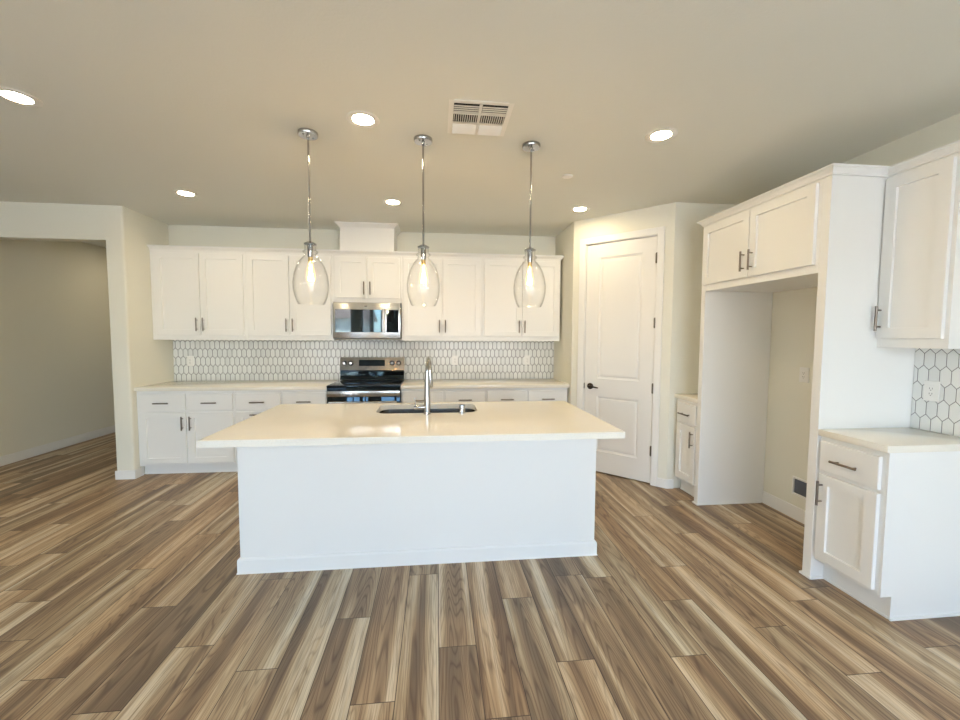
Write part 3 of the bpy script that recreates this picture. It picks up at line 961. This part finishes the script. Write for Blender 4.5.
# ------------------------------------------------------------------ ceiling fixtures
def downlight():
    t = thing('recessed_light', '', 'ceiling light', (0, 0, H), 0, 'recessed ceiling lights')
    m = MB(); m.lathe([(0.092, -0.0003), (0.092, -0.003), (0.085, -0.0055), (0.060, -0.0045), (0.0565, -0.0003)], n=36, cap=False)
    m.build('trim_ring', M['plate'], t, smooth=40)
    m = MB(); m.lathe([(0.056, -0.0005), (0.056, -0.0030), (0.048, -0.0034), (0.020, -0.0036)], n=36)
    m.build('lens', M['lens'], t, smooth=40)
    return t
proto = downlight()
spots = [(-1.402, -2.569, 'round lit recessed ceiling light nearest the left edge, above the walkway'),
         (0.347, -2.551, 'round lit recessed ceiling light between the left and middle pendants'),
         (2.124, -2.572, 'round lit recessed ceiling light right of the air vent, toward the fridge surround'),
         (-1.412, -1.122, 'small distant lit recessed light in the far left of the ceiling'),
         (0.360, -1.104, 'small distant lit recessed light above the vent chase'),
         (2.140, -1.112, 'small distant lit recessed light in front of the pantry door')]
for i, (x, y, lb) in enumerate(spots):
    o = proto if i == 0 else copy_tree(proto)
    o.location = (x, y, H)
    o['label'] = lb
o = copy_tree(proto)
o.location = (-3.1, 1.3, H)
o['label'] = 'lit recessed ceiling light in the side hallway behind the left wall'

def pendant():
    t = thing('pendant_light', '', 'pendant light', (0, 0, H), 0, 'glass pendants over the island')
    L = 0.655
    m = MB(); m.lathe([(0.058, -0.0003), (0.058, -0.016), (0.054, -0.022), (0.012, -0.023), (0.010, -0.032)], n=32); 
    cn = m.build('canopy', M['chrome'], t, smooth=40)
    for a in (0.9, 0.9 + PI):
        m = MB(); m.lathe([(0.006, -0.0225), (0.006, -0.026), (0.003, -0.028)], (0.034 * math.cos(a), 0.034 * math.sin(a), 0), 10)
        m.build('screw', M['chrome'], cn, smooth=40)
    m = MB(); m.tube([(0, 0, -0.030), (0, 0, -L)], 0.0062, 12); m.build('rod', M['chrome'], t, smooth=40)
    m = MB(); m.lathe([(0.008, -L + 0.004), (0.020, -L), (0.037, -L - 0.010), (0.037, -L - 0.018), (0.018, -L - 0.020)], n=28); m.build('cap', M['chrome'], t, smooth=40)
    m = MB(); m.lathe([(0.017, -L - 0.0205), (0.017, -L - 0.085), (0.0155, -L - 0.092)], n=20); m.build('socket', M['chrome'], t, smooth=40)
    b = MB(); b.lathe([(0.0135, -0.776), (0.0145, -0.785), (0.018, -0.805), (0.026, -0.845), (0.028, -0.868), (0.024, -0.895), (0.012, -0.913), (0.003, -0.917)], n=20)
    bo = b.build('bulb', M['bulb'], t, smooth=60)
    m = MB(); m.lathe([(0.0135, -0.7475), (0.0138, -0.776), (0.006, -0.782)], n=20); m.build('bulb_base', M['brass'], bo, smooth=40)
    m = MB()
    for k in range(6):
        a = k * PI / 3
        m.tube([(0.005 * math.cos(a), 0.005 * math.sin(a), -0.835), (0.013 * math.cos(a + .3), 0.013 * math.sin(a + .3), -0.89)], 0.0014, 6)
    m.build('filament', M['filament'], bo)
    # blown glass: neck, ring, shoulder, belly, open rim
    prof = [(0.036, -0.676), (0.034, -0.690), (0.034, -0.705), (0.045, -0.711), (0.045, -0.720), (0.034, -0.726), (0.036, -0.738), (0.050, -0.752), (0.068, -0.775),
            (0.086, -0.81), (0.100, -0.855), (0.1065, -0.905), (0.105, -0.945), (0.097, -0.985), (0.086, -1.018), (0.078, -1.034)]
    prof2 = prof + [(0.075, -1.037), (0.0725, -1.034)] + [(max(r - 0.004, 0.01), z) for r, z in reversed(prof[:-1])]
    m = MB(); m.lathe(prof2, n=40, cap=False); m.build('glass_shade', M['glass'], t, smooth=60)
    return t
proto = pendant()
for i, (x, lb) in enumerate([(-0.013, 'left of three clear glass pendants, hanging by the island left end'),
                             (0.679, 'middle of three clear glass pendants, hanging above the faucet'),
                             (1.368, 'right of three clear glass pendants, hanging toward the pantry side')]):
    o = proto if i == 0 else copy_tree(proto)
    o.location = (x, -2.357, H)
    o['label'] = lb

t = thing('ceiling_vent', 'square white louvred air vent on the ceiling', 'air vent', (1.0, -2.632, H))
m = MB()
a, b = 0.172, 0.145
m.prism([(-0.172, -0.0004), (-0.178, -0.004), (0.178, -0.004), (0.172, -0.0004)], 'x', -a, -b)
m.prism([(-0.172, -0.0004), (-0.178, -0.004), (0.178, -0.004), (0.172, -0.0004)], 'x', b, a)
for s in (-1, 1): m.box(-b, b, s * 0.150, s * 0.176, -0.0004, -0.004) if False else m.box(-b, b, min(s * 0.150, s * 0.176), max(s * 0.150, s * 0.176), -0.004, -0.0004)
m.box(-0.008, 0.008, -0.150, 0.150, -0.006, -0.0008)
for y in (-0.052, 0.048): m.box(-b, b, y - 0.007, y + 0.007, -0.006, -0.0008)
m.build('frame', M['vent'], t)
MB().box(-b, b, -0.150, 0.150, -0.0007, -0.0003).build('backing', M['duct'], t)
m = MB()
def slat_x(y, ang, w=0.022):
    dy, dz = w / 2 * math.cos(ang), w / 2 * math.sin(ang)
    z0 = -0.0115
    for (xa, xb) in ((-b, -0.0085), (0.0085, b)):
        m.prism([(y - dy, z0 - dz), (y + dy, z0 + dz), (y + dy, z0 + dz + 0.0012), (y - dy, z0 - dz + 0.0012)], 'x', xa, xb)
for k in range(5): slat_x(-0.138 + k * 0.0185, math.radians(14))
for k in range(5): slat_x(0.066 + k * 0.0185, math.radians(-32))
for xa in (-b + 0.006, 0.016):
    for k in range(11):
        x = xa + k * 0.0122
        m.box(x - 0.0014, x + 0.0014, -0.044, 0.040, -0.013, -0.001)
m.build('louvres', M['vent'], t)
tag(MB().lathe([(0.042, -0.0003), (0.042, -0.004), (0.038, -0.007), (0.01, -0.008)], (1.761, -1.887, H), 28).build('sprinkler_cover', M['plate'], smooth=40),
    'small round white sprinkler cover plate on the ceiling right of the pendants', 'sprinkler cover')

# ------------------------------------------------------------------ outside, seen only in reflections
struct('ground', MB().box(-60, 60, -90, REAR_Y - 0.16, -0.25, -0.15), M['yard'])
def house(label, x, y, w, d, h, rh, wm):
    t = thing('house', label, 'house', (x, y, -0.15), 0, 'houses outside behind the viewer')
    MB().box(-w / 2, w / 2, -d / 2, d / 2, 0, h).build('wall', wm, t)
    MB().prism([(-d / 2 - 0.5, h), (d / 2 + 0.5, h), (0.6, h + rh), (-0.6, h + rh)], 'x', -w / 2 - 0.4, w / 2 + 0.4).build('roof', M['roof'], t)
    for k in range(3):
        xx = (-0.3 + 0.3 * k) * w
        MB().box(xx - 0.6, xx + 0.6, d / 2 + 0.001, d / 2 + 0.06, 1.0, 2.3).build('window', M['window_dark'], t)
house('tan stucco house outside the rear glass door', -12, -36, 12, 9, 3.0, 1.8, M['stucco'])
house('white stucco house outside the rear glass door', 3, -40, 11, 9, 3.0, 1.7, M['stucco2'])
